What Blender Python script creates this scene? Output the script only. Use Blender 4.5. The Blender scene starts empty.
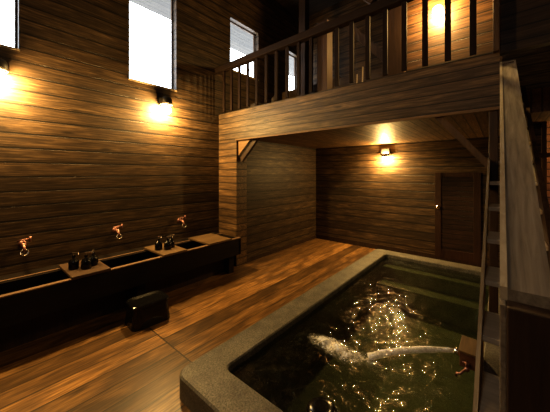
import bpy, bmesh, math, random
from mathutils import Vector, Matrix, noise
random.seed(7)
C = bpy.context.scene.collection
EYE = 1.6            # eye height above the floor; coordinates below are written relative to the eye
FL = -1.6            # floor level in those coordinates

# ------------------------------------------------------------------ shape helpers
class MB:
    def __init__(s): s.bm = bmesh.new()
    def box(s, x0, x1, y0, y1, z0, z1, bev=0.0, M=None):
        r = bmesh.ops.create_cube(s.bm, size=1.0)
        vs = r['verts']
        c = Vector(((x0+x1)/2, (y0+y1)/2, (z0+z1)/2)); d = Vector((abs(x1-x0), abs(y1-y0), abs(z1-z0)))
        for v in vs: v.co = Vector((v.co.x*d.x, v.co.y*d.y, v.co.z*d.z)) + c
        if M is not None:
            for v in vs: v.co = M @ v.co
        if bev > 0:
            es = list({e for v in vs for e in v.link_edges})
            bmesh.ops.bevel(s.bm, geom=es, offset=min(bev, min(d)*.45), segments=2, affect='EDGES', profile=.6)
        return s
    def beam(s, p, q, w, h, up=(0, 0, 1), bev=0.0):
        p = Vector(p); q = Vector(q); d = (q-p); L = d.length; y = d.normalized()
        x = y.cross(Vector(up)).normalized(); z = x.cross(y)
        M = Matrix((x, y, z)).transposed().to_4x4(); M.translation = p
        return s.box(-w/2, w/2, 0, L, -h/2, h/2, bev, M)
    def cyl(s, p, q, r1, r2=None, n=14):
        r2 = r1 if r2 is None else r2
        p = Vector(p); q = Vector(q); d = q-p
        r = bmesh.ops.create_cone(s.bm, cap_ends=True, segments=n, radius1=max(r1, 1e-4), radius2=max(r2, 1e-4), depth=d.length)
        M = d.to_track_quat('Z', 'Y').to_matrix().to_4x4(); M.translation = (p+q)/2
        for v in r['verts']: v.co = M @ v.co
        return s
    def sphere(s, c, r, sc=(1, 1, 1), n=14):
        q = bmesh.ops.create_uvsphere(s.bm, u_segments=n, v_segments=max(6, n//2+1), radius=r)
        for v in q['verts']: v.co = Vector((v.co.x*sc[0], v.co.y*sc[1], v.co.z*sc[2])) + Vector(c)
        return s
    def torus(s, c, R, r, M=None, n=18, k=8):
        rings = []
        for i in range(n):
            a = 2*math.pi*i/n; ring = []
            for j in range(k):
                b = 2*math.pi*j/k
                v = Vector(((R+r*math.cos(b))*math.cos(a), (R+r*math.cos(b))*math.sin(a), r*math.sin(b)))
                if M is not None: v = M @ v
                ring.append(s.bm.verts.new(v + Vector(c)))
            rings.append(ring)
        for i in range(n):
            for j in range(k):
                s.bm.faces.new((rings[i][j], rings[(i+1) % n][j], rings[(i+1) % n][(j+1) % k], rings[i][(j+1) % k]))
        return s
    def lathe(s, prof, c=(0, 0, 0), n=24):
        rings = []
        for (r, z) in prof:
            rings.append([s.bm.verts.new(Vector((r*math.cos(2*math.pi*i/n), r*math.sin(2*math.pi*i/n), z)) + Vector(c)) for i in range(n)])
        for a, b in zip(rings, rings[1:]):
            for i in range(n): s.bm.faces.new((a[i], a[(i+1) % n], b[(i+1) % n], b[i]))
        s.bm.faces.new(rings[0][::-1]); s.bm.faces.new(rings[-1])
        return s
    def loft(s, rings, cap=True):
        R = [[s.bm.verts.new(Vector(p)) for p in r] for r in rings]; n = len(R[0])
        for a, b in zip(R, R[1:]):
            for i in range(n): s.bm.faces.new((a[i], a[(i+1) % n], b[(i+1) % n], b[i]))
        if cap: s.bm.faces.new(R[0][::-1]); s.bm.faces.new(R[-1])
        return s
    def tube(s, pts, rad, n=10):
        pts = [Vector(p) for p in pts]; rings = []
        for i, p in enumerate(pts):
            d = (pts[min(i+1, len(pts)-1)] - pts[max(i-1, 0)]).normalized()
            a = d.cross(Vector((.13, .21, .97))).normalized(); b = d.cross(a)
            r = rad[i] if isinstance(rad, (list, tuple)) else rad
            rings.append([p + a*(r*math.cos(2*math.pi*k/n)) + b*(r*math.sin(2*math.pi*k/n)) for k in range(n)])
        return s.loft(rings)
    def prism(s, poly, z0, z1):
        return s.loft([[(x, y, z0) for x, y in poly], [(x, y, z1) for x, y in poly]])

def setp(o, label=None, cat=None, group=None, kind=None):
    if label: o['label'] = label
    if cat: o['category'] = cat
    if group: o['group'] = group
    if kind: o['kind'] = kind
    return o
def obj(name, mb, mat, parent=None, smooth=False, local=False, up=False):
    """one mesh object; coordinates are eye-relative world unless local"""
    me = bpy.data.meshes.new(name)
    bmesh.ops.recalc_face_normals(mb.bm, faces=mb.bm.faces[:])
    if up:
        mb.bm.normal_update()
        for f in mb.bm.faces:
            if f.normal.z < 0: f.normal_flip()
    off = Vector((0, 0, 0)) if local else Vector((0, 0, EYE))
    if parent is not None and not local:
        p = parent
        while p is not None: off -= p.location; p = p.parent
    for v in mb.bm.verts: v.co += off
    mb.bm.to_mesh(me); mb.bm.free()
    if smooth:
        for f in me.polygons: f.use_smooth = True
    me.materials.append(mat)
    o = bpy.data.objects.new(name, me); C.objects.link(o)
    if parent is not None: o.parent = parent
    return o
def thing(name, label, cat, loc=(0, 0, 0), rz=0, group=None):
    o = bpy.data.objects.new(name, None); C.objects.link(o); o.empty_display_size = .1
    o.location = (loc[0], loc[1], loc[2]+EYE); o.rotation_euler = (0, 0, rz)
    return setp(o, label, cat, group)
def copy_tree(o, parent=None):
    c = o.copy(); C.objects.link(c); c.parent = parent
    for ch in list(o.children): copy_tree(ch, c)
    return c
def struct(name, mb, mat, parent=None, **k):
    o = obj(name, mb, mat, parent, **k)
    if parent is None: o['kind'] = 'structure'
    return o
def slab(axis, a0, a1, u0, u1, v0, v1, holes=()):
    """slab of thickness a0..a1 along axis, spanning u,v, with rectangular holes (u0,u1,v0,v1)"""
    us = sorted({u0, u1, *[h[0] for h in holes], *[h[1] for h in holes]}); us = [u for u in us if u0 <= u <= u1]
    vs = sorted({v0, v1, *[h[2] for h in holes], *[h[3] for h in holes]}); vs = [v for v in vs if v0 <= v <= v1]
    m = MB(); bm = m.bm; V = {}
    def P(u, v, a): return {'x': (a, u, v), 'y': (u, a, v), 'z': (u, v, a)}[axis]
    def vert(i, j, k):
        if (i, j, k) not in V: V[(i, j, k)] = bm.verts.new(P(us[i], vs[j], (a0, a1)[k]))
        return V[(i, j, k)]
    nu, nv = len(us)-1, len(vs)-1
    solid = [[not any(h[0]-1e-6 <= us[i] and us[i+1] <= h[1]+1e-6 and h[2]-1e-6 <= vs[j] and vs[j+1] <= h[3]+1e-6 for h in holes) for j in range(nv)] for i in range(nu)]
    S = lambda i, j: 0 <= i < nu and 0 <= j < nv and solid[i][j]
    for i in range(nu):
        for j in range(nv):
            if not S(i, j): continue
            for k in (0, 1): bm.faces.new((vert(i, j, k), vert(i+1, j, k), vert(i+1, j+1, k), vert(i, j+1, k)))
            if not S(i-1, j): bm.faces.new((vert(i, j, 0), vert(i, j+1, 0), vert(i, j+1, 1), vert(i, j, 1)))
            if not S(i+1, j): bm.faces.new((vert(i+1, j, 0), vert(i+1, j+1, 0), vert(i+1, j+1, 1), vert(i+1, j, 1)))
            if not S(i, j-1): bm.faces.new((vert(i, j, 0), vert(i+1, j, 0), vert(i+1, j, 1), vert(i, j, 1)))
            if not S(i, j+1): bm.faces.new((vert(i, j+1, 0), vert(i+1, j+1, 0), vert(i+1, j+1, 1), vert(i, j+1, 1)))
    return m

# ------------------------------------------------------------------ materials
class NT:
    def __init__(s, name):
        s.m = bpy.data.materials.new(name); s.m.use_nodes = True; s.t = s.m.node_tree
        s.b = s.t.nodes['Principled BSDF']; s.out = s.t.nodes['Material Output']
    def n(s, typ, **kw):
        x = s.t.nodes.new(typ)
        for k, v in kw.items(): setattr(x, k, v)
        return x
    def put(s, sock, v):
        if hasattr(v, 'is_output'): s.t.links.new(v, sock)
        else: sock.default_value = v
    def math(s, op, a, b=0.0, c=0.0):
        x = s.n('ShaderNodeMath', operation=op)
        s.put(x.inputs[0], a); s.put(x.inputs[1], b); s.put(x.inputs[2], c); return x.outputs[0]
    def comb(s, x, y, z):
        k = s.n('ShaderNodeCombineXYZ'); s.put(k.inputs[0], x); s.put(k.inputs[1], y); s.put(k.inputs[2], z); return k.outputs[0]
    def noise(s, vec, scale, detail=4, rough=.55, dist=0.0):
        k = s.n('ShaderNodeTexNoise'); s.put(k.inputs['Vector'], vec)
        k.inputs['Scale'].default_value = scale; k.inputs['Detail'].default_value = detail
        k.inputs['Roughness'].default_value = rough; k.inputs['Distortion'].default_value = dist
        return k.outputs[0]
    def ramp(s, f, stops):
        k = s.n('ShaderNodeValToRGB'); s.put(k.inputs[0], f); e = k.color_ramp.elements
        while len(e) < len(stops): e.new(.5)
        for i, (p, c) in enumerate(stops):
            e[i].position = p; e[i].color = (*c, 1) if len(c) == 3 else c
        return k.outputs[0]
    def mix(s, f, a, b, blend='MIX'):
        k = s.n('ShaderNodeMix', data_type='RGBA', blend_type=blend)
        s.put(k.inputs[0], f)
        for sock, v in ((k.inputs[6], a), (k.inputs[7], b)):
            if isinstance(v, tuple): v = (*v, 1) if len(v) == 3 else v
            s.put(sock, v)
        return k.outputs[2]
    def bump(s, h, st, dist=.01):
        k = s.n('ShaderNodeBump'); s.put(k.inputs['Height'], h); k.inputs['Strength'].default_value = st; k.inputs['Distance'].default_value = dist
        s.t.links.new(k.outputs[0], s.b.inputs['Normal'])

def sca(c, k): return tuple(min(1, x*k) for x in c)
def planks(name, dark, mid, light, along, across, w, rough=.55, groove=.11, tone=.5, seam=None, grain=1.0, spec=.35, knots=True, blot=.5, length=0.0):
    """board cladding in world space: boards run along one axis, stacked along another"""
    N = NT(name)
    g = N.n('ShaderNodeNewGeometry'); sp = N.n('ShaderNodeSeparateXYZ'); N.t.links.new(g.outputs['Position'], sp.inputs[0])
    ax = dict(x=0, y=1, z=2); a = sp.outputs[ax[along]]; b = sp.outputs[ax[across]]
    c = sp.outputs[[i for i in range(3) if i not in (ax[along], ax[across])][0]]
    seg = 0.0
    if seam is not None:
        seg = N.math('GREATER_THAN', a, seam)
        b = N.math('MULTIPLY_ADD', seg, w*.43, b)
    q = N.math('DIVIDE', b, w); idx = N.math('FLOOR', q); fr = N.math('FRACT', q)
    wn = N.n('ShaderNodeTexWhiteNoise', noise_dimensions='2D'); 
    if length:
        off = N.n('ShaderNodeTexWhiteNoise', noise_dimensions='1D'); N.put(off.inputs['W'], idx)
        ln = N.math('FLOOR', N.math('ADD', N.math('DIVIDE', a, length), off.outputs['Value']))
        seg2 = N.math('MULTIPLY_ADD', ln, 3.7, N.math('MULTIPLY', seg, 17.0)) if seam is not None else ln
    else: seg2 = N.math('MULTIPLY', seg, 17.0) if seam is not None else 0.0
    N.t.links.new(N.comb(idx, seg2, 0.0), wn.inputs['Vector'])
    rnd = wn.outputs['Value']
    shift = N.math('MULTIPLY', rnd, 37.0)
    v1 = N.comb(N.math('ADD', N.math('MULTIPLY', a, 1.6), shift), N.math('MULTIPLY', b, 26.0), N.math('MULTIPLY', c, 26.0))
    g1 = N.noise(v1, 2.1*grain, 6, .62, .25)
    v2 = N.comb(N.math('ADD', N.math('MULTIPLY', a, 2.2), shift), N.math('MULTIPLY', b, 7.0), N.math('MULTIPLY', c, 7.0))
    g2 = N.noise(v2, 1.0, 3, .5, .8)
    col = N.ramp(g1, [(.30, dark), (.50, mid), (.70, light)])
    col = N.mix(N.math('MULTIPLY', N.ramp(g2, [(.38, (1, 1, 1)), (.62, (0, 0, 0))]), blot), col, sca(dark, .8))
    if knots:
        kn = N.n('ShaderNodeTexVoronoi'); N.put(kn.inputs['Vector'], N.comb(N.math('ADD', N.math('MULTIPLY', a, 1.6), shift), N.math('MULTIPLY', b, 6.0), 0.0)); kn.inputs['Scale'].default_value = 1.0
        col = N.mix(N.ramp(kn.outputs['Distance'], [(.05, (.75, .75, .75)), (.13, (0, 0, 0))]), col, sca(dark, .35))
    hv = N.math('MULTIPLY_ADD', rnd, tone*1.2, 1.0-tone*.6)
    col = N.mix(1.0, col, N.comb(hv, hv, hv), 'MULTIPLY')
    gr = N.math('LESS_THAN', fr, groove)
    edge = N.math('LESS_THAN', fr, groove*2.2)
    if seam is not None:
        gr = N.math('MAXIMUM', gr, N.math('LESS_THAN', N.math('ABSOLUTE', N.math('SUBTRACT', a, seam)), .006))
    col = N.mix(N.math('MULTIPLY', edge, .25), col, (.004, .0025, .0015))
    col = N.mix(N.math('MULTIPLY', gr, .88), col, (.004, .0025, .0015))
    N.put(N.b.inputs['Base Color'], col)
    N.put(N.b.inputs['Roughness'], N.math('MULTIPLY_ADD', g1, -.25, rough+.12))
    N.b.inputs['Specular IOR Level'].default_value = spec
    h = N.math('SUBTRACT', N.math('MULTIPLY', g1, .35), gr)
    N.bump(h, .55, .006)
    return N.m
def timber(name, dark, light, along=1, rough=.6, spec=.3, grain=1.0, pitch=0.0):
    """single pieces of wood, grain along one local axis"""
    N = NT(name); tc = N.n('ShaderNodeTexCoord'); sp = N.n('ShaderNodeSeparateXYZ'); vr = N.n('ShaderNodeVectorRotate', rotation_type='X_AXIS'); N.t.links.new(tc.outputs['Object'], vr.inputs['Vector']); vr.inputs['Angle'].default_value = -pitch; N.t.links.new(vr.outputs[0], sp.inputs[0])
    oi = N.n('ShaderNodeObjectInfo')
    f = [28.0*grain]*3; f[along] = 1.8*grain
    v = N.comb(*[N.math('ADD', N.math('MULTIPLY', sp.outputs[i], f[i]), N.math('MULTIPLY', oi.outputs['Random'], 9.0)) for i in range(3)])
    g = N.noise(v, 1.6, 6, .6, .4)
    f2 = [5.0]*3; f2[along] = 1.2
    g2 = N.noise(N.comb(*[N.math('MULTIPLY', sp.outputs[i], f2[i]) for i in range(3)]), 1.3, 3)
    col = N.ramp(N.math('MULTIPLY_ADD', g2, .4, N.math('MULTIPLY', g, .6)), [(.32, dark), (.68, light)])
    N.put(N.b.inputs['Base Color'], col); N.b.inputs['Roughness'].default_value = rough
    N.b.inputs['Specular IOR Level'].default_value = spec
    N.bump(g, .35, .004)
    return N.m
def plain(name, col, rough=.5, metal=0.0, spec=.5, var=.15, scale=30):
    N = NT(name); tc = N.n('ShaderNodeTexCoord')
    f = N.noise(tc.outputs['Object'], scale, 3)
    N.put(N.b.inputs['Base Color'], N.ramp(f, [(.3, sca(col, 1-var)), (.7, sca(col, 1+var))]))
    N.b.inputs['Roughness'].default_value = rough; N.b.inputs['Metallic'].default_value = metal
    N.b.inputs['Specular IOR Level'].default_value = spec
    return N.m
def emit(name, col, st):
    N = NT(name); e = N.n('ShaderNodeEmission'); e.inputs[0].default_value = (*col, 1); e.inputs[1].default_value = st
    N.t.links.new(e.outputs[0], N.out.inputs[0]); return N.m

WALL = ((.016, .0095, .005), (.068, .041, .020), (.165, .105, .054))
m_wall_y = planks('wall boards along the room', *WALL, 'y', 'z', .155, tone=.45)
m_wall_x = planks('wall boards across the room', *WALL, 'x', 'z', .155, tone=.45)
m_fascia = planks('fascia boards', (.022, .013, .0065), (.075, .045, .021), (.16, .10, .05), 'x', 'z', .095, tone=.35)
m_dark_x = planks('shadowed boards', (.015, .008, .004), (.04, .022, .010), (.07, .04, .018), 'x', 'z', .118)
m_ceil_a = planks('loft underside boards', (.06, .032, .014), (.15, .085, .036), (.24, .14, .06), 'y', 'x', .1)
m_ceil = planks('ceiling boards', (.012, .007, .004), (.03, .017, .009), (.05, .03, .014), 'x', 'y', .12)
m_floor = planks('floor planks', (.045, .022, .008), (.215, .110, .036), (.40, .23, .083), 'y', 'x', .185, rough=.38, groove=.045, tone=.85, seam=1.26, grain=1.1, spec=.5, blot=.65)
m_eave = planks('eaves boards', (.02, .016, .011), (.035, .028, .02), (.05, .04, .03), 'y', 'x', .1)
m_darkwood = timber('dark stained timber', (.014, .007, .004), (.05, .026, .013), 2)
m_balu = timber('dark baluster timber', (.007, .0035, .0022), (.016, .008, .005), 2, rough=.75, spec=.12)
m_post = timber('brown post timber', (.03, .016, .008), (.09, .05, .024), 2)
m_rail = timber('dark handrail timber', (.007, .004, .003), (.022, .012, .007), 0, rough=.75, spec=.12)
m_grey = timber('weathered grey brown timber', (.08, .060, .042), (.29, .235, .17), 1, rough=.8, grain=1.3, pitch=math.atan(.6145))
m_greyl = timber('pale sawn edge timber', (.26, .20, .13), (.42, .34, .23), 1, rough=.7)
m_tread = timber('grey tread timber', (.40, .33, .24), (.62, .52, .40), 0, rough=.7)
m_trough = timber('dark trough timber', (.004, .0022, .0013), (.014, .0075, .0042), 1, rough=.7, spec=.2)
m_lip = timber('worn pale trough lip', (.10, .06, .036), (.24, .15, .09), 1, rough=.6)  # paler timber for the top edges of the trough boards
m_tray = timber('tray board timber', (.035, .02, .011), (.09, .052, .03), 1, rough=.6)
m_tray2 = timber('light tray board timber', (.07, .042, .02), (.17, .105, .05), 1, rough=.6)
m_door = planks('door boards', (.016, .007, .004), (.042, .019, .010), (.075, .036, .017), 'x', 'z', .085, tone=.3)
m_doorf = timber('door frame timber', (.02, .008, .004), (.055, .024, .012), 2)
m_black = plain('glossy black plastic', (.004, .004, .0045), .22, 0, .4)
m_matblk = plain('matt black metal', (.012, .011, .010), .5, .3)
m_copper = plain('pinkish worn metal', (.32, .17, .145), .42, 1.0)
m_chrome = plain('bright metal', (.75, .70, .64), .2, 1.0)
m_cloth = plain('dark cloth', (.02, .013, .010), .9)

def stone(name, a, b):
    N = NT(name); g = N.n('ShaderNodeNewGeometry'); p = g.outputs['Position']
    f = N.noise(p, 85, 3, .75); f2 = N.noise(p, 7, 4, .6)
    c = N.ramp(f, [(.32, a), (.68, b)])
    c = N.mix(N.ramp(f2, [(.35, (.55, .55, .55)), (.65, (0, 0, 0))]), c, sca(a, .75))
    N.put(N.b.inputs['Base Color'], c); N.b.inputs['Roughness'].default_value = .55
    N.bump(f, .35, .004); return N.m
m_stone = stone('grey granite', (.035, .033, .028), (.23, .215, .18))
m_basin = stone('green mottled basin', (.10, .115, .08), (.30, .32, .24))

N = NT('bath water')
fr = N.n('ShaderNodeFresnel'); fr.inputs[0].default_value = 1.55
tr = N.n('ShaderNodeBsdfTransparent'); tr.inputs[0].default_value = (.42, .46, .37, 1)
gl = N.n('ShaderNodeBsdfGlossy'); gl.inputs['Roughness'].default_value = .03; gl.inputs[0].default_value = (1, 1, 1, 1)
mx = N.n('ShaderNodeMixShader'); bf = N.n('ShaderNodeNewGeometry'); N.put(mx.inputs[0], N.math('MULTIPLY', fr.outputs[0], N.math('SUBTRACT', 1.0, bf.outputs['Backfacing']))); N.t.links.new(tr.outputs[0], mx.inputs[1]); N.t.links.new(gl.outputs[0], mx.inputs[2])
g = N.n('ShaderNodeNewGeometry')
bh = N.noise(g.outputs['Position'], 30, 3, .6, .5)
bp = N.n('ShaderNodeBump'); N.put(bp.inputs['Height'], bh); bp.inputs['Strength'].default_value = .25; bp.inputs['Distance'].default_value = .02
for x in (fr, gl): N.t.links.new(bp.outputs[0], x.inputs['Normal'])
N.t.links.new(mx.outputs[0], N.out.inputs[0]); m_water = N.m

N = NT('white churning water'); g = N.n('ShaderNodeNewGeometry')
f = N.noise(g.outputs['Position'], 38, 5, .7, .6)
N.b.inputs['Base Color'].default_value = (.97, .97, .95, 1); N.b.inputs['Roughness'].default_value = .25
at = N.n('ShaderNodeAttribute', attribute_name='dense')
N.put(N.b.inputs['Alpha'], N.ramp(N.math('MULTIPLY', N.math('MULTIPLY_ADD', f, 2.2, -.35), at.outputs['Fac']), [(.24, (0, 0, 0)), (.75, (.85, .85, .85))]))
N.bump(f, .6, .02); m_foam = N.m
N = NT('falling water'); g = N.n('ShaderNodeNewGeometry')
f = N.noise(g.outputs['Position'], 45, 4, .6, .4)
N.b.inputs['Base Color'].default_value = (.97, .97, .95, 1); N.b.inputs['Roughness'].default_value = .12
N.put(N.b.inputs['Alpha'], N.ramp(f, [(.3, (.35, .35, .35)), (.6, (.9, .9, .9))])); N.bump(f, .4, .01); m_jet = N.m

N = NT('window glass'); fr = N.n('ShaderNodeFresnel'); fr.inputs[0].default_value = 1.45
tr = N.n('ShaderNodeBsdfTransparent'); gl = N.n('ShaderNodeBsdfGlossy'); gl.inputs['Roughness'].default_value = .02
mx = N.n('ShaderNodeMixShader'); bf = N.n('ShaderNodeNewGeometry'); N.put(mx.inputs[0], N.math('MULTIPLY', fr.outputs[0], N.math('SUBTRACT', 1.0, bf.outputs['Backfacing']))); N.t.links.new(tr.outputs[0], mx.inputs[1]); N.t.links.new(gl.outputs[0], mx.inputs[2])
N.t.links.new(mx.outputs[0], N.out.inputs[0]); m_glass = N.m
WARM = (1.0, .63, .22)
m_bulb = emit('warm lamp glow', (1.0, .66, .28), 12)
m_bulb_l, m_bulb_a, m_bulb_u, m_bulb_r = (m_bulb, 220), (m_bulb, 260), (m_bulb, 150), (m_bulb, 14)

# ------------------------------------------------------------------ the room shell
XL, YB, XR, YF, ZC = -3.92, 5.66, 1.25, -2.2, 3.95
ZA, ZL, YL = .60, 1.07, 3.05          # alcove ceiling, loft floor, loft front plane
TUB = (-1.55, -.10, 1.264, 4.89)      # water edges x0 x1 y0 y1
RIM = (-1.80, .14, 1.00, 5.14); ZR = -1.437
struct('floor', slab('z', FL-.06, FL, XL-.1, XR+.1, YF-.1, YB+.9, [(TUB[0]-.08, TUB[1]+.08, TUB[2]-.08, TUB[3]+.08)]), m_floor)
WIN = [(-.32, .403, 1.32, 2.85), (1.513, 2.213, 1.31, 2.97), (3.32, 4.09, 1.98, 2.97), (5.10, 5.58, 1.98, 2.97)]
struct('wall_left', slab('x', XL-.14, XL, YF-.1, YB+.1, FL, ZC, WIN), m_wall_y)
DO = (.535, 1.15)                      # opening in the back wall at the head of the stair bay
struct('wall_back', slab('y', YB, YB+.1, XL-.1, XR+.1, FL, ZC, [(DO[0], DO[1], FL+.9, 1.0)]), m_wall_x)
struct('wall_right', slab('x', XR, XR+.1, YF-.1, YB+.9, FL, ZC), m_wall_y)
struct('wall_front', slab('y', YF-.1, YF, XL-.1, XR+.1, FL, ZC), m_wall_x)
struct('ceiling', slab('z', ZC, ZC+.1, XL-.1, XR+.1, YF-.1, YB+.9), m_ceil)
m = MB(); m.box(XL, -3.46, YL+.24, YB, FL, ZA); struct('wall_alcove', m, planks('shaded alcove boards', *[sca(c, .62) for c in WALL], 'y', 'z', .155, tone=.45))  # wall board colours scaled down, painting in the dim alcove side
m = MB(); m.box(XL, -3.44, YL, YL+.24, FL, ZA); struct('wall_pier', m, planks('pier boards', (.03, .017, .008), (.11, .063, .028), (.20, .12, .055), 'x', 'z', .118, tone=.35))
# loft deck: a slab with a chamfered left end, its underside boarded, its front clad with a board fascia
poly = [(XL, YL+.03), (0.0, YL+.03), (0.0, YB), (XL, YB)]
m = MB(); m.prism(poly, ZA, ZL); struct('floor_loft', m, m_ceil_a)
m = MB(); m.box(XL, 0.0, YL, YL+.03, ZA-.03, ZL); struct('wall_fascia', m, m_fascia)
m = MB(); m.box(-3.46, 0.0, YL-.012, YL+.05, ZA-.045, ZA-.015, .004); struct('trim_1', m, timber('fascia edge batten', (.07, .04, .02), (.17, .10, .048), 0))
# wall above the stair opening, right of the railing, its shade put into dark boards
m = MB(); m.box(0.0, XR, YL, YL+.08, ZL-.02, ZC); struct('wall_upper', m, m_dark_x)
# boarded partition up in the loft, carrying the loft lamp
m = MB(); m.box(-1.0, 0.02, 4.0, 4.06, ZL, ZC); struct('wall_partition', m, planks('partition boards', (.02, .009, .004), (.065, .03, .012), (.12, .06, .024), 'x', 'z', .125, tone=.4))
m = MB(); m.box(-1.28, -1.0, 3.93, 4.06, ZL, ZC, .01); struct('trim_2', m, m_darkwood)
m = MB(); m.box(.0, XR, 4.72, YB, ZL-.3, ZL); struct('floor_landing', m, m_ceil_a)
# knee braces and posts under the loft
m = MB(); m.beam((-3.42, YL+.10, .22), (-3.02, YL+.10, .60), .05, .07); struct('trim_3', m, m_darkwood)
m = MB(); m.loft([[(-3.43, y, .30), (-3.43, y, .575), (-3.12, y, .575)] for y in (YL+.035, YL+.06)]); struct('trim_4', m, timber('lit patch board', (.12, .065, .028), (.24, .14, .06), 0))  # added pale triangle, stands in for a lit patch behind the brace
m = MB(); m.beam((-.06, YL+.05, .05), (-.50, YL+.05, .60), .04, .055); struct('trim_5', m, m_post)
m = MB(); m.box(-.075, -.01, YL+.02, YL+.09, FL, ZA, .005); struct('trim_6', m, m_darkwood)
# lit recess behind the stair bay
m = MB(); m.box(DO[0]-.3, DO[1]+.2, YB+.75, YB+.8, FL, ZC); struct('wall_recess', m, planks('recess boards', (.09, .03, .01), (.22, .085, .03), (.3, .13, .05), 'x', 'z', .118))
m = MB(); m.box(DO[0]-.055, DO[0], YB-.03, YB+.03, FL, 1.05, .004); struct('trim_7', m, m_post)
m = MB(); m.box(.2, XR, YB-.05, YB-.002, .235, .30, .004); struct('trim_8', m, m_post)
# roof timbers seen in the dark behind the railing
m = MB(); m.box(XL, -1.1, 4.9, 5.05, 1.72, 1.90, .008); struct('trim_9', m, timber('loft tie beam', (.03, .018, .010), (.08, .05, .028), 0))
m = MB(); m.beam((-3.3, 4.95, 1.15), (-2.45, 4.95, 1.95), .10, .12); struct('trim_10', m, m_darkwood)
m = MB(); m.beam((-2.6, 4.2, 3.9), (-1.5, 4.2, 2.7), .10, .14); struct('trim_11', m, m_post)
m = MB(); m.box(XL, XR, 3.7, 3.86, 3.70, ZC, .01); struct('trim_12', m, m_darkwood)
m = MB(); m.box(-3.2, -3.04, 4.55, 4.71, ZL, ZC, .008); struct('trim_13', m, m_darkwood)
m = MB(); m.beam((-1.2, 4.6, 1.6), (-2.3, 4.6, 2.9), .09, .12); struct('trim_14', m, m_post)
# eaves outside the left windows
m = MB(); m.prism([(XL-.14, YF), (XL-.14, YB+1), (XL-1.0, YB+1), (XL-1.0, YF)], 2.99, 3.05); struct('trim_15', m, m_eave)
m = MB(); m.box(XL, XL+.018, YF, YL, FL, FL+.10); struct('baseboard_left', m, m_darkwood)
# windows
for i, (y0, y1, z0, z1) in enumerate(WIN, 1):
    w = bpy.data.objects.new('window_%d' % i, None); C.objects.link(w); w.location = (XL-.07, (y0+y1)/2, z0+EYE); w['kind'] = 'structure'
    m = MB(); t = .02
    m.box(XL-.135, XL-.10, y0, y0+t, z0, z1); m.box(XL-.135, XL-.10, y1-t, y1, z0, z1)
    m.box(XL-.135, XL-.10, y0, y1, z0, z0+t); m.box(XL-.135, XL-.10, y0, y1, z1-t, z1)
    wf = obj('window_frame', m, m_post, w)
    m = MB(); m.box(XL-.12, XL-.115, y0+t, y1-t, z0+t, z1-t); obj('pane', m, m_glass, wf)
    m = MB(); m.box(XL-.10, XL+.012, y0-.01, y1+.01, z0-.02, z0+.003); obj('window_sill', m, m_greyl, w)
# door in the alcove's back wall
dx0, dx1, dz0, dz1 = -.86, -.24, -1.47, -.02
d = bpy.data.objects.new('door_1', None); C.objects.link(d); d.location = ((dx0+dx1)/2, YB, FL+EYE); d['kind'] = 'structure'
m = MB(); m.box(dx0, dx1, YB-.022, YB-.002, dz0, dz1); dp = obj('door_panel', m, m_door, d)
m = MB()
for a, b in ((dx0-.05, dx0+.05), (dx1-.10, dx1)): m.box(a, b, YB-.045, YB-.002, dz0-.05, dz1+.03, .003)
m.box(dx0, dx1, YB-.040, YB-.002, dz1-.05, dz1+.03, .003); m.box(dx0, dx1, YB-.040, YB-.002, dz0-.05, dz0+.10, .003)
obj('door_frame', m, m_doorf, d)
h = MB(); h.cyl((dx0, YB-.04, -.62), (dx0, YB-.085, -.62), .010); h.sphere((dx0, YB-.10, -.62), .030, (1, .8, 1)); h.cyl((dx0, YB-.044, -.62), (dx0, YB-.050, -.62), .035)
obj('door_knob', h, m_chrome, dp, smooth=True)
m = MB(); m.box(-3.46, 0, YB-.02, YB, FL, FL+.10); struct('baseboard_back', m, m_darkwood)
m = MB(); m.box(-3.46, -3.44, YL+.24, YB, FL, FL+.07); struct('baseboard_alcove', m, m_darkwood)

# ------------------------------------------------------------------ loft railing
r = thing('loft_railing', 'dark timber loft railing with square balusters above the board fascia', 'railing', (-1.7, YL-.02, ZL))
YR = 3.0; RT = 1.89
m = MB(); m.beam((XL, YR, RT-.05), (0.0, YR, RT-.05), .10, .10, bev=.012); 
obj('handrail', m, m_rail, r)
bal_x = [-3.31+.2*k for k in range(-2, 8)] + [-1.536+.193*k for k in range(8)]
for i, x in enumerate(bal_x):
    if -.12 < x: continue
    m = MB(); m.box(x-.025, x+.025, YR-.014, YR+.014, ZL, RT-.09, .004); obj('baluster', m, m_balu, r)
m = MB(); m.box(-1.85, -1.70, YR+.05, YR+.20, ZL-.0, RT+.10, .006); obj('newel_post', m, timber('reddish dark post timber', (.022, .010, .005), (.07, .034, .017), 2), r)
m = MB(); m.box(-2.02, -1.72, YR+.055, YR+.13, RT-.03, RT+.05, .006); obj('newel_block', m, m_darkwood, r)
m = MB(); m.box(-.045, 0.0, YR-.03, YR+.03, ZL-.02, RT+1.2, .004); obj('end_post', m, m_post, r)
for x, hgt in ((-1.50, .28), (-1.42, .36)):
    m = MB(); m.cyl((x, 3.5, ZL), (x+.01, 3.5, ZL+hgt), .010, .008, 8)
    setp(obj('wooden_stick', m, m_greyl), 'shorter pale stick upright on the loft behind the railing' if hgt < .3 else 'taller pale stick upright on the loft behind the railing', 'stick', 'pale sticks on the loft')
def bundle(c, sc, label):
    m = MB(); m.sphere(c, 1.0, sc, 20)
    for v in m.bm.verts:
        v.co += (v.co-Vector(c))*.18*noise.noise(v.co*9)
    setp(obj('cloth_bundle', m, m_cloth, smooth=True), label, 'bundle', 'bundles on the loft edge')
bundle((-3.12, YL+.16, ZL+.055), (.16, .07, .06), 'longer dark lumpy cloth bundle on loft edge nearest the left wall')
bundle((-2.72, YL+.16, ZL+.065), (.06, .06, .07), 'small dark round bundle on loft edge between two balusters')

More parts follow.
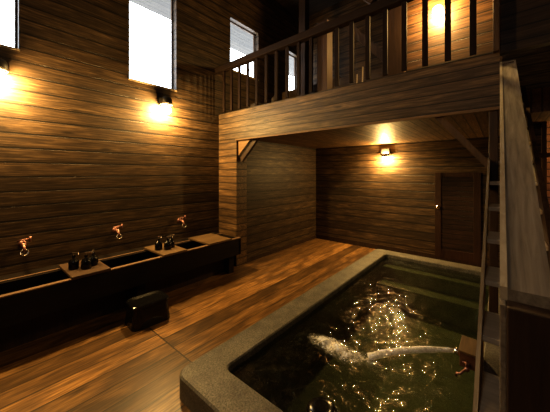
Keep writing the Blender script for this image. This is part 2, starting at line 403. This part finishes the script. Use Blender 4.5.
# ------------------------------------------------------------------ lamps
LIGHTS = []
def wall_lamp(x, y, z, nrm, label, mat, r=.05, cap=True, off=.11):
    n = Vector(nrm); t = thing('wall_lamp', label, 'lamp', (x, y, z)); s = Vector((n.y, -n.x, 0))
    p = Vector((x, y, z)); c = p + n*off
    M = Matrix(((s.x, n.x, 0), (s.y, n.y, 0), (0, 0, 1))).to_4x4(); M.translation = p
    m = MB(); m.box(-.04, .04, .001, .018, -.04, .05, .003, M)
    if cap: m.box(-.075, .075, .018, off-.03, .05, .15, .004, M)
    else: m.cyl(p+Vector((0, 0, .05)), c+Vector((0, 0, .05)), .012)
    obj('bracket', m, m_matblk, t)
    if cap == 'open':
        m = MB(); P = [(.066, -.008), (.066, .048), (.060, .048), (.060, -.008)]; P.append(P[0])
        rings = [[c+Vector((q*math.cos(a*math.pi/12), q*math.sin(a*math.pi/12), z)) for a in range(24)] for q, z in P]
        m.loft(rings, cap=False)
    elif cap:
        m = MB(); m.lathe([(.03, .16), (.06, .155), (.075, .13), (.084, .045), (.078, .045), (.068, .12), (.02, .125)], c, 20)
    if cap: obj('lamp_shade', m, m_matblk, t, smooth=True)
    if cap is True: c = c + Vector((0, 0, -.03))
    m = MB(); m.sphere(c+Vector((0, 0, 0)), r, (1, 1, .95), 16); obj('bulb', m, mat[0], t, smooth=True); LIGHTS.append((c, mat[1], r+.004))
    return t
wall_lamp(XL, 1.99, .97, (1, 0, 0), 'glowing warm wall lamp below the tall middle window', m_bulb_l, .07, off=.12)
wall_lamp(XL, .235, .97, (1, 0, 0), 'glowing warm wall lamp at the frame edge below the leftmost window', m_bulb_l, .07, off=.12)
wall_lamp(-1.78, YB, .34, (0, -1, 0), 'black capped wall lamp lighting the alcove back wall', m_bulb_a, .045, cap='open')
wall_lamp(-.60, 4.0, 2.06, (0, -1, 0), 'glowing warm wall lamp on the loft partition behind balusters', m_bulb_u, .06, cap=False)
t = wall_lamp(DO[1], YB+.35, .5, (-1, 0, 0), 'warm lamp inside the recess at the head of the stairs', m_bulb_r, .03)

# ------------------------------------------------------------------ washing trough along the left wall
TX, TY0, TY1, TZ = -3.20, -1.6, 2.93, -1.04
t = thing('wash_trough', 'long dark wooden washing trough with pale lips along left wall', 'trough', (-3.5, .7, FL))
m = MB(); m.box(TX-.045, TX, TY0, TY1, TZ-.27, TZ-.012, .004); fb = obj('front_board', m, m_trough, t)
m = MB(); m.box(TX-.05, TX+.003, TY0, TY1, TZ-.012, TZ, .003); obj('front_lip', m, m_lip, fb)
m = MB(); m.box(-3.68, -3.63, TY0, TY1, TZ-.27, TZ-.012, .004); bb = obj('back_board', m, m_trough, t)
m = MB(); m.box(-3.685, -3.66, TY0, TY1, TZ-.012, TZ, .003); obj('back_lip', m, m_lip, bb)
m = MB(); m.box(XL+.002, -3.684, TY0, TY1, TZ-.05, TZ-.02); obj('ledge', m, m_trough, t)
m = MB(); m.box(-3.64, TX-.03, TY0, TY1, TZ-.27, TZ-.24); obj('trough_bottom', m, m_trough, t)
m = MB(); m.box(-3.66, TX, TY1-.04, TY1, TZ-.27, TZ-.012, .003); obj('end_board', m, m_trough, t)
for y in (-1.4, .0, 1.4, 2.8):
    m = MB(); m.box(-3.62, -3.28, y-.05, y+.05, FL, TZ-.26, .004); obj('leg', m, m_trough, t)
m = MB(); m.box(-3.42, -3.40, TY0, TY1, FL, TZ-.26); obj('shade_board', m, m_darkwood, t)  # dark board added to paint in the shade under the trough
def tray(x0, x1, y0, y1, mat, label):
    m = MB(); m.box(x0, x1, y0, y1, TZ+.001, TZ+.026, .004)
    return setp(obj('tray_board', m, mat), label, 'board', 'boards laid across the trough')
tray(-3.72, -3.17, .70, 1.04, m_tray, 'wooden board across trough holding bottles, between first and second taps')
tray(-3.72, -3.17, 1.62, 1.95, m_tray2, 'wooden board across trough holding bottles, between second and third taps')
tray(-3.72, -3.17, 2.30, 2.72, m_tray2, 'bare wooden board across trough beside the boarded pier')
# pump bottles, one built, the rest copied
def pump_bottle(label, grp):
    b = thing('pump_bottle', label, 'bottle', (0, 0, 0), 0, grp); b.location = (0, 0, 0)
    m = MB(); m.lathe([(.043, 0), (.047, .006), (.047, .075), (.036, .100), (.014, .112), (.014, .125)], n=20); obj('bottle_body', m, m_black, b, smooth=True, local=True)
    m = MB(); m.cyl((0, 0, .124), (0, 0, .142), .016); cl = obj('collar', m, m_black, b, local=True)
    m = MB(); m.cyl((0, 0, .142), (0, 0, .165), .006); m.box(-.012, .050, -.010, .010, .163, .176, .004); m.cyl((.046, 0, .168), (.052, 0, .152), .005); obj('pump_head', m, m_chrome, cl, local=True)
    return b
proto = pump_bottle('x', 'black pump bottles on the trough boards')
spots = [(-3.44, .775, 40, 'black pump bottle on the board between first and second taps, furthest left'),
         (-3.36, .865, 75, 'black pump bottle in the middle of the board between first and second taps'),
         (-3.42, .945, -20, 'black pump bottle on the board between first and second taps, nearest second tap'),
         (-3.46, 1.70, 10, 'black pump bottle on the board between second and third taps, nearest second tap'),
         (-3.38, 1.785, 60, 'black pump bottle in the middle of the board between second and third taps'),
         (-3.44, 1.865, 15, 'black pump bottle on the board between second and third taps, nearest third tap')]
for i, (x, y, a, l) in enumerate(spots):
    o = proto if i == 0 else copy_tree(proto)
    o.location = (x, y, TZ+.026+EYE); o.rotation_euler = (0, 0, math.radians(a)); o['label'] = l
# wall taps
def tap(label):
    b = thing('wall_tap', label, 'tap', (0, 0, 0), 0, 'taps along the left wall'); b.location = (0, 0, 0)
    m = MB(); m.cyl((0, 0, 0), (.012, 0, 0), .036, n=18); m.cyl((.01, 0, 0), (.10, 0, 0), .018); m.sphere((.10, 0, 0), .026); obj('tap_body', m, m_copper, b, smooth=True, local=True)
    m = MB(); m.tube([(.10, 0, 0), (.125, 0, -.005), (.14, 0, -.03), (.142, 0, -.06)], .014); so = obj('spout', m, m_copper, b, smooth=True, local=True)
    m = MB(); M = Matrix.Rotation(math.radians(70), 3, 'Y'); m.torus((.152, 0, -.065), .030, .007, M); obj('spout_ring', m, m_chrome, so, smooth=True, local=True)
    m = MB(); m.cyl((.10, 0, .02), (.10, 0, .055), .009); m.cyl((.10, -.05, .055), (.10, .05, .062), .008); m.cyl((.10, .05, .03), (.10, .05, .085), .011); obj('tap_handle', m, m_copper, b, smooth=True, local=True)
    return b
tp = tap('x')
for i, (y, l) in enumerate(((.43, 'pinkish metal wall tap above trough, leftmost of the three'), (1.33, 'pinkish metal wall tap above trough, middle of the three'), (2.26, 'pinkish metal wall tap above trough, nearest the bare board'))):
    o = tp if i == 0 else copy_tree(tp)
    o.location = (XL, y, -.76+EYE); o['label'] = l

# ------------------------------------------------------------------ black bath stool
s = thing('bath_stool', 'glossy black flared bath stool on the floor planks beside trough', 'stool', (-2.93, 1.32, FL), math.radians(86))
def rrect(w, d, z, k=6, rad=.06, bow=0.0):
    pts = []
    for cx, cy, a0 in ((w-rad, d-rad, 0), (-w+rad, d-rad, 90), (-w+rad, -d+rad, 180), (w-rad, -d+rad, 270)):
        for i in range(k+1):
            a = math.radians(a0 + 90*i/k); pts.append((cx+rad*math.cos(a), cy+rad*math.sin(a), z))
    return pts
m = MB(); m.loft([rrect(.20, .15, 0.0), rrect(.198, .148, .02), rrect(.188, .138, .13), rrect(.182, .132, .20)])
obj('stool_body', m, m_black, s, smooth=False, local=True)
m = MB(); m.loft([rrect(.185, .135, .198), rrect(.192, .142, .206), rrect(.192, .142, .226), rrect(.182, .132, .235), rrect(.14, .09, .224)]); obj('stool_seat', m, m_black, s, local=True)
m = MB(); m.loft([[(x, -.151, z) for x, z in ((-.11, .0), (-.10, .055), (0, .075), (.10, .055), (.11, .0))], [(x, -.142, z) for x, z in ((-.115, .0), (-.105, .06), (0, .085), (.105, .06), (.115, .0))]]); obj('foot_arch', m, m_matblk, s, local=True)

# ------------------------------------------------------------------ stone bath
b = thing('stone_bath', 'sunken grey granite bath with broad raised rim filled with green water', 'bath', ((RIM[0]+RIM[1])/2, (RIM[2]+RIM[3])/2, FL))
def rr(x0, x1, y0, y1, rad, k=6):
    pts = []
    for cx, cy, a0 in ((x1-rad, y1-rad, 0), (x0+rad, y1-rad, 90), (x0+rad, y0+rad, 180), (x1-rad, y0+rad, 270)):
        for i in range(k+1):
            a = math.radians(a0+90*i/k); pts.append((cx+rad*math.cos(a), cy+rad*math.sin(a)))
    return pts
o_ = rr(*RIM, .10); o2 = rr(RIM[0]+.012, RIM[1]-.012, RIM[2]+.012, RIM[3]-.012, .095); i_ = rr(*TUB, .05); i2 = rr(TUB[0]-.01, TUB[1]+.01, TUB[2]-.01, TUB[3]+.01, .055)
m = MB(); m.loft([[(x, y, z) for x, y in P] for P, z in ((o_, FL), (o_, ZR-.012), (o2, ZR), (i2, ZR), (i_, ZR-.01), (i_, ZR-.11))], cap=False)
obj('rim', m, m_stone, b)
ZW, ZBOT = -1.495, -2.12
m = MB(); bx = (TUB[0]-.01, TUB[1]+.01, TUB[2]-.01, TUB[3]+.01); P = rr(*bx, .05)
m.loft([[(x, y, ZR-.10) for x, y in P], [(x, y, ZBOT) for x, y in P]], cap=False); m.bm.faces.new([v for v in m.bm.verts if abs(v.co.z-ZBOT) < 1e-4])
obj('basin', m, m_basin, b)
m = MB(); m.box(TUB[0], TUB[1], 4.42, TUB[3], ZBOT, -1.80, .01); m.box(TUB[0], TUB[1], 4.70, TUB[3], -1.80, -1.60, .01); obj('bath_step', m, m_basin, b)
# water surface
m = MB(); NX, NY = 96, 240; V = []
def wave(x, y):
    p = Vector((x*3.2, y*3.2, 0)); h = .006*noise.noise(p) + .008*noise.noise(p*2.3+Vector((5, 1, 0))) + .004*noise.noise(p*5.1) + .0024*noise.noise(p*10)
    d = math.hypot((x+1.0), (y-2.02)); h *= .75 + 1.1*math.exp(-(d/.7)**2)
    h += .005*math.exp(-d*2.0)*math.sin(d*38)
    return h
for i in range(NX+1):
    V.append([m.bm.verts.new((TUB[0]+(TUB[1]-TUB[0])*i/NX, TUB[2]+(TUB[3]-TUB[2])*j/NY, 0)) for j in range(NY+1)])
for i in range(NX):
    for j in range(NY): m.bm.faces.new((V[i][j], V[i+1][j], V[i+1][j+1], V[i][j+1]))
for v in m.bm.verts: v.co.z = ZW + wave(v.co.x, v.co.y)
setp(obj('bath_water', m, m_water, smooth=True, up=True), 'rippling green bath water filling the stone bath', 'water', kind='stuff')
# churned splash where the jet lands
m = MB(); n1, n2 = 60, 44; V = []; dens = {}
for i in range(n1+1):
    row = []
    for j in range(n2+1):
        x = -1.42+.80*i/n1; y = 1.70+.66*j/n2
        e = .85*math.exp(-(((x+1.10)/.19)**2+((y-2.04+.10*(x+1.05))/.075)**2)) + .42*math.exp(-(((x+.80)/.13)**2+((y-2.09)/.06)**2)) + .30*math.exp(-(((x+1.04)/.36)**2+((y-2.03)/.24)**2))
        v = m.bm.verts.new((x, y, ZW+wave(x, y)+.004+.045*e*(.7+.6*noise.noise(Vector((x*14, y*14, 2)))))); dens[v] = e; row.append(v)
    V.append(row)
for i in range(n1):
    for j in range(n2): m.bm.faces.new((V[i][j], V[i+1][j], V[i+1][j+1], V[i][j+1]))
m.bm.verts.index_update(); dl = [dens[v] for v in m.bm.verts]
sp = obj('water_splash', m, m_foam, smooth=True, up=True); at = sp.data.attributes.new('dense', 'FLOAT', 'POINT')
for i, d in enumerate(dl): at.data[i].value = min(1.0, d)
setp(sp, 'white foaming splash on the bath water where the jet lands', 'splash', kind='stuff')
# wooden spout box on the right rim, its jet and tap
t = thing('spout_box', 'small wooden spout box on right rim of bath beside stairs', 'spout', (-.13, 2.55, ZR))
m = MB(); m.box(-.23, -.095, 2.40, 2.62, ZR+.002, -1.33, .005); obj('box_body', m, timber('red brown spout timber', (.06, .025, .012), (.14, .06, .028), 1), t)
m = MB(); m.box(-.235, -.092, 2.39, 2.63, -1.33, -1.315, .003); obj('box_lid', m, m_tray2, t)
m = MB(); m.cyl((-.23, 2.47, -1.375), (-.27, 2.46, -1.37), .026, .024); obj('spout_pipe', m, m_chrome, t, smooth=True)
pts = []; rad = []
for k in range(13):
    f = k/12; pts.append((-.274-.53*f, 2.457-.355*f, -1.37+.02*f-.12*f*f)); rad.append(.018+.010*f)
m = MB(); m.tube(pts, rad, 12)
for v in m.bm.verts: v.co += Vector((0, 0, .008*noise.noise(v.co*22)))
setp(obj('water_jet', m, m_jet, smooth=True), 'white arc of water pouring from spout box into bath', 'water jet')
t = thing('bath_tap', 'pinkish metal tap with cross handle on front of the spout box', 'tap', (-.18, 2.40, -1.40))
m = MB(); m.cyl((-.18, 2.40, -1.40), (-.18, 2.33, -1.40), .012); m.sphere((-.18, 2.33, -1.40), .018); obj('tap_body', m, m_copper, t, smooth=True)
m = MB(); m.tube([(-.18, 2.33, -1.40), (-.20, 2.31, -1.41), (-.215, 2.30, -1.43), (-.235, 2.295, -1.43), (-.24, 2.295, -1.455)], .008); obj('spout', m, m_copper, t, smooth=True)
m = MB(); m.cyl((-.18, 2.33, -1.39), (-.18, 2.33, -1.355), .006); m.cyl((-.205, 2.33, -1.358), (-.155, 2.33, -1.352), .006); m.cyl((-.18, 2.305, -1.355), (-.18, 2.355, -1.355), .006); obj('tap_handle', m, m_copper, t, smooth=True)
# black bucket on the near rim, only its top in the frame
t = thing('wash_bucket', 'black wash bucket upside down on near bath rim at bottom of frame', 'bucket', (-.655, 1.125, ZR))
m = MB(); m.lathe([(.085, .0), (.080, .26), (.074, .295), (.055, .312), (.03, .315)], (-.655, 1.125, ZR), 28); obj('bucket_body', m, m_black, t, smooth=True)
m = MB(); m.torus((-.655, 1.125, ZR+.015), .087, .008, None, 28); obj('bucket_rim', m, m_matblk, t, smooth=True)

# ------------------------------------------------------------------ staircase
S = .6145; Z0 = -1.80; SX0, SX1 = -.067, .22
st = thing('staircase', 'narrow grey timber staircase with open treads rising to the loft beside bath', 'stairs', (.4, .5, FL))
def stringer(x0, x1):
    def zl(y): return Z0 + S*y
    y0, y1 = .52, 4.72
    pr = [(.36, FL), (.66, FL), (y1, zl(y1)-.235), (y1, zl(y1)+.035), (.42, zl(.42)+.035)]
    m = MB(); m.loft([[(x, y, z) for y, z in pr] for x in (x0, x1)]); return m
obj('stringer', stringer(-.083, SX0), m_grey, st); obj('stringer', stringer(SX1, SX1+.03), m_darkwood, st)
for k in range(14):
    z = -1.331+.18*k
    if z > 1.06: break
    y = (z-Z0)/S
    m = MB(); m.box(SX0+.001, SX1-.001, y, y+.31, z-.028, z, .003); obj('tread', m, m_tread, st)
HZ = -.90
def hz(y): return HZ + S*y
y0, y1 = .955, 3.02
n = Vector((0, -S, 1)).normalized()
hb = MB()
pr = [(y0, hz(y0)), (y1, hz(y1)), (y1, hz(y1)-.045), (y0, hz(y0)-.045)]
hb.loft([[(x, y, z) for y, z in pr] for x in (.016, .103)]); hr = obj('handrail', hb, m_grey, st)
m = MB(); m.loft([[(x, y, z+.004) for y, z in pr] for x in (.0, .016)]); obj('handrail_edge', m, m_greyl, hr)
m = MB(); m.box(.014, .100, y0-.055, y0+.032, FL, hz(y0)-.03, .004); nw = obj('newel_post', m, m_darkwood, st)
m = MB(); m.box(.0, .013, y0-.045, y0+.0, FL, hz(y0)-.03, .002); obj('newel_edge', m, m_grey, nw)
m = MB(); m.box(.02, .09, y1-.07, y1, FL+1.45, hz(y1)-.03, .004); obj('upper_post', m, m_darkwood, st)

# ------------------------------------------------------------------ light, camera
w = bpy.data.worlds.new('World'); bpy.context.scene.world = w; w.use_nodes = True
w.node_tree.nodes['Background'].inputs[0].default_value = (.86, .93, 1.0, 1); w.node_tree.nodes['Background'].inputs[1].default_value = 8.0
def lamp(loc, e, r, col):
    L = bpy.data.lights.new('fill_light', 'POINT'); L.energy = e; L.shadow_soft_size = r; L.color = col
    o = bpy.data.objects.new('fill_light', L); C.objects.link(o); o.location = (loc[0], loc[1], loc[2]+EYE)
lamp((-.35, -.8, 1.5), 26, .2, (1.0, .93, .82))  # unseen fill light added to brighten the stairs and foreground

for c, e, r in LIGHTS:
    L = bpy.data.lights.new('lamp_light', 'POINT'); L.energy = e; L.shadow_soft_size = r; L.color = WARM; L.use_soft_falloff = False
    o = bpy.data.objects.new('lamp_light', L); C.objects.link(o); o.location = (c.x, c.y, c.z+EYE)
cam = bpy.data.cameras.new('camera'); co = bpy.data.objects.new('camera', cam); C.objects.link(co)
co.location = (0, 0, EYE); co.rotation_euler = (math.radians(90), 0, math.radians(40.2))
cam.sensor_width = 36; cam.lens = 266/550*36; cam.shift_y = -33/550; cam.clip_start = .02
sc = bpy.context.scene; sc.camera = co
sc.view_settings.view_transform = 'Standard'; sc.view_settings.look = 'Medium High Contrast'; sc.view_settings.exposure = 0.0
sc.cycles.use_denoising = True; sc.cycles.denoising_prefilter = 'NONE'; sc.cycles.max_bounces = 8; sc.cycles.sample_clamp_indirect = 12
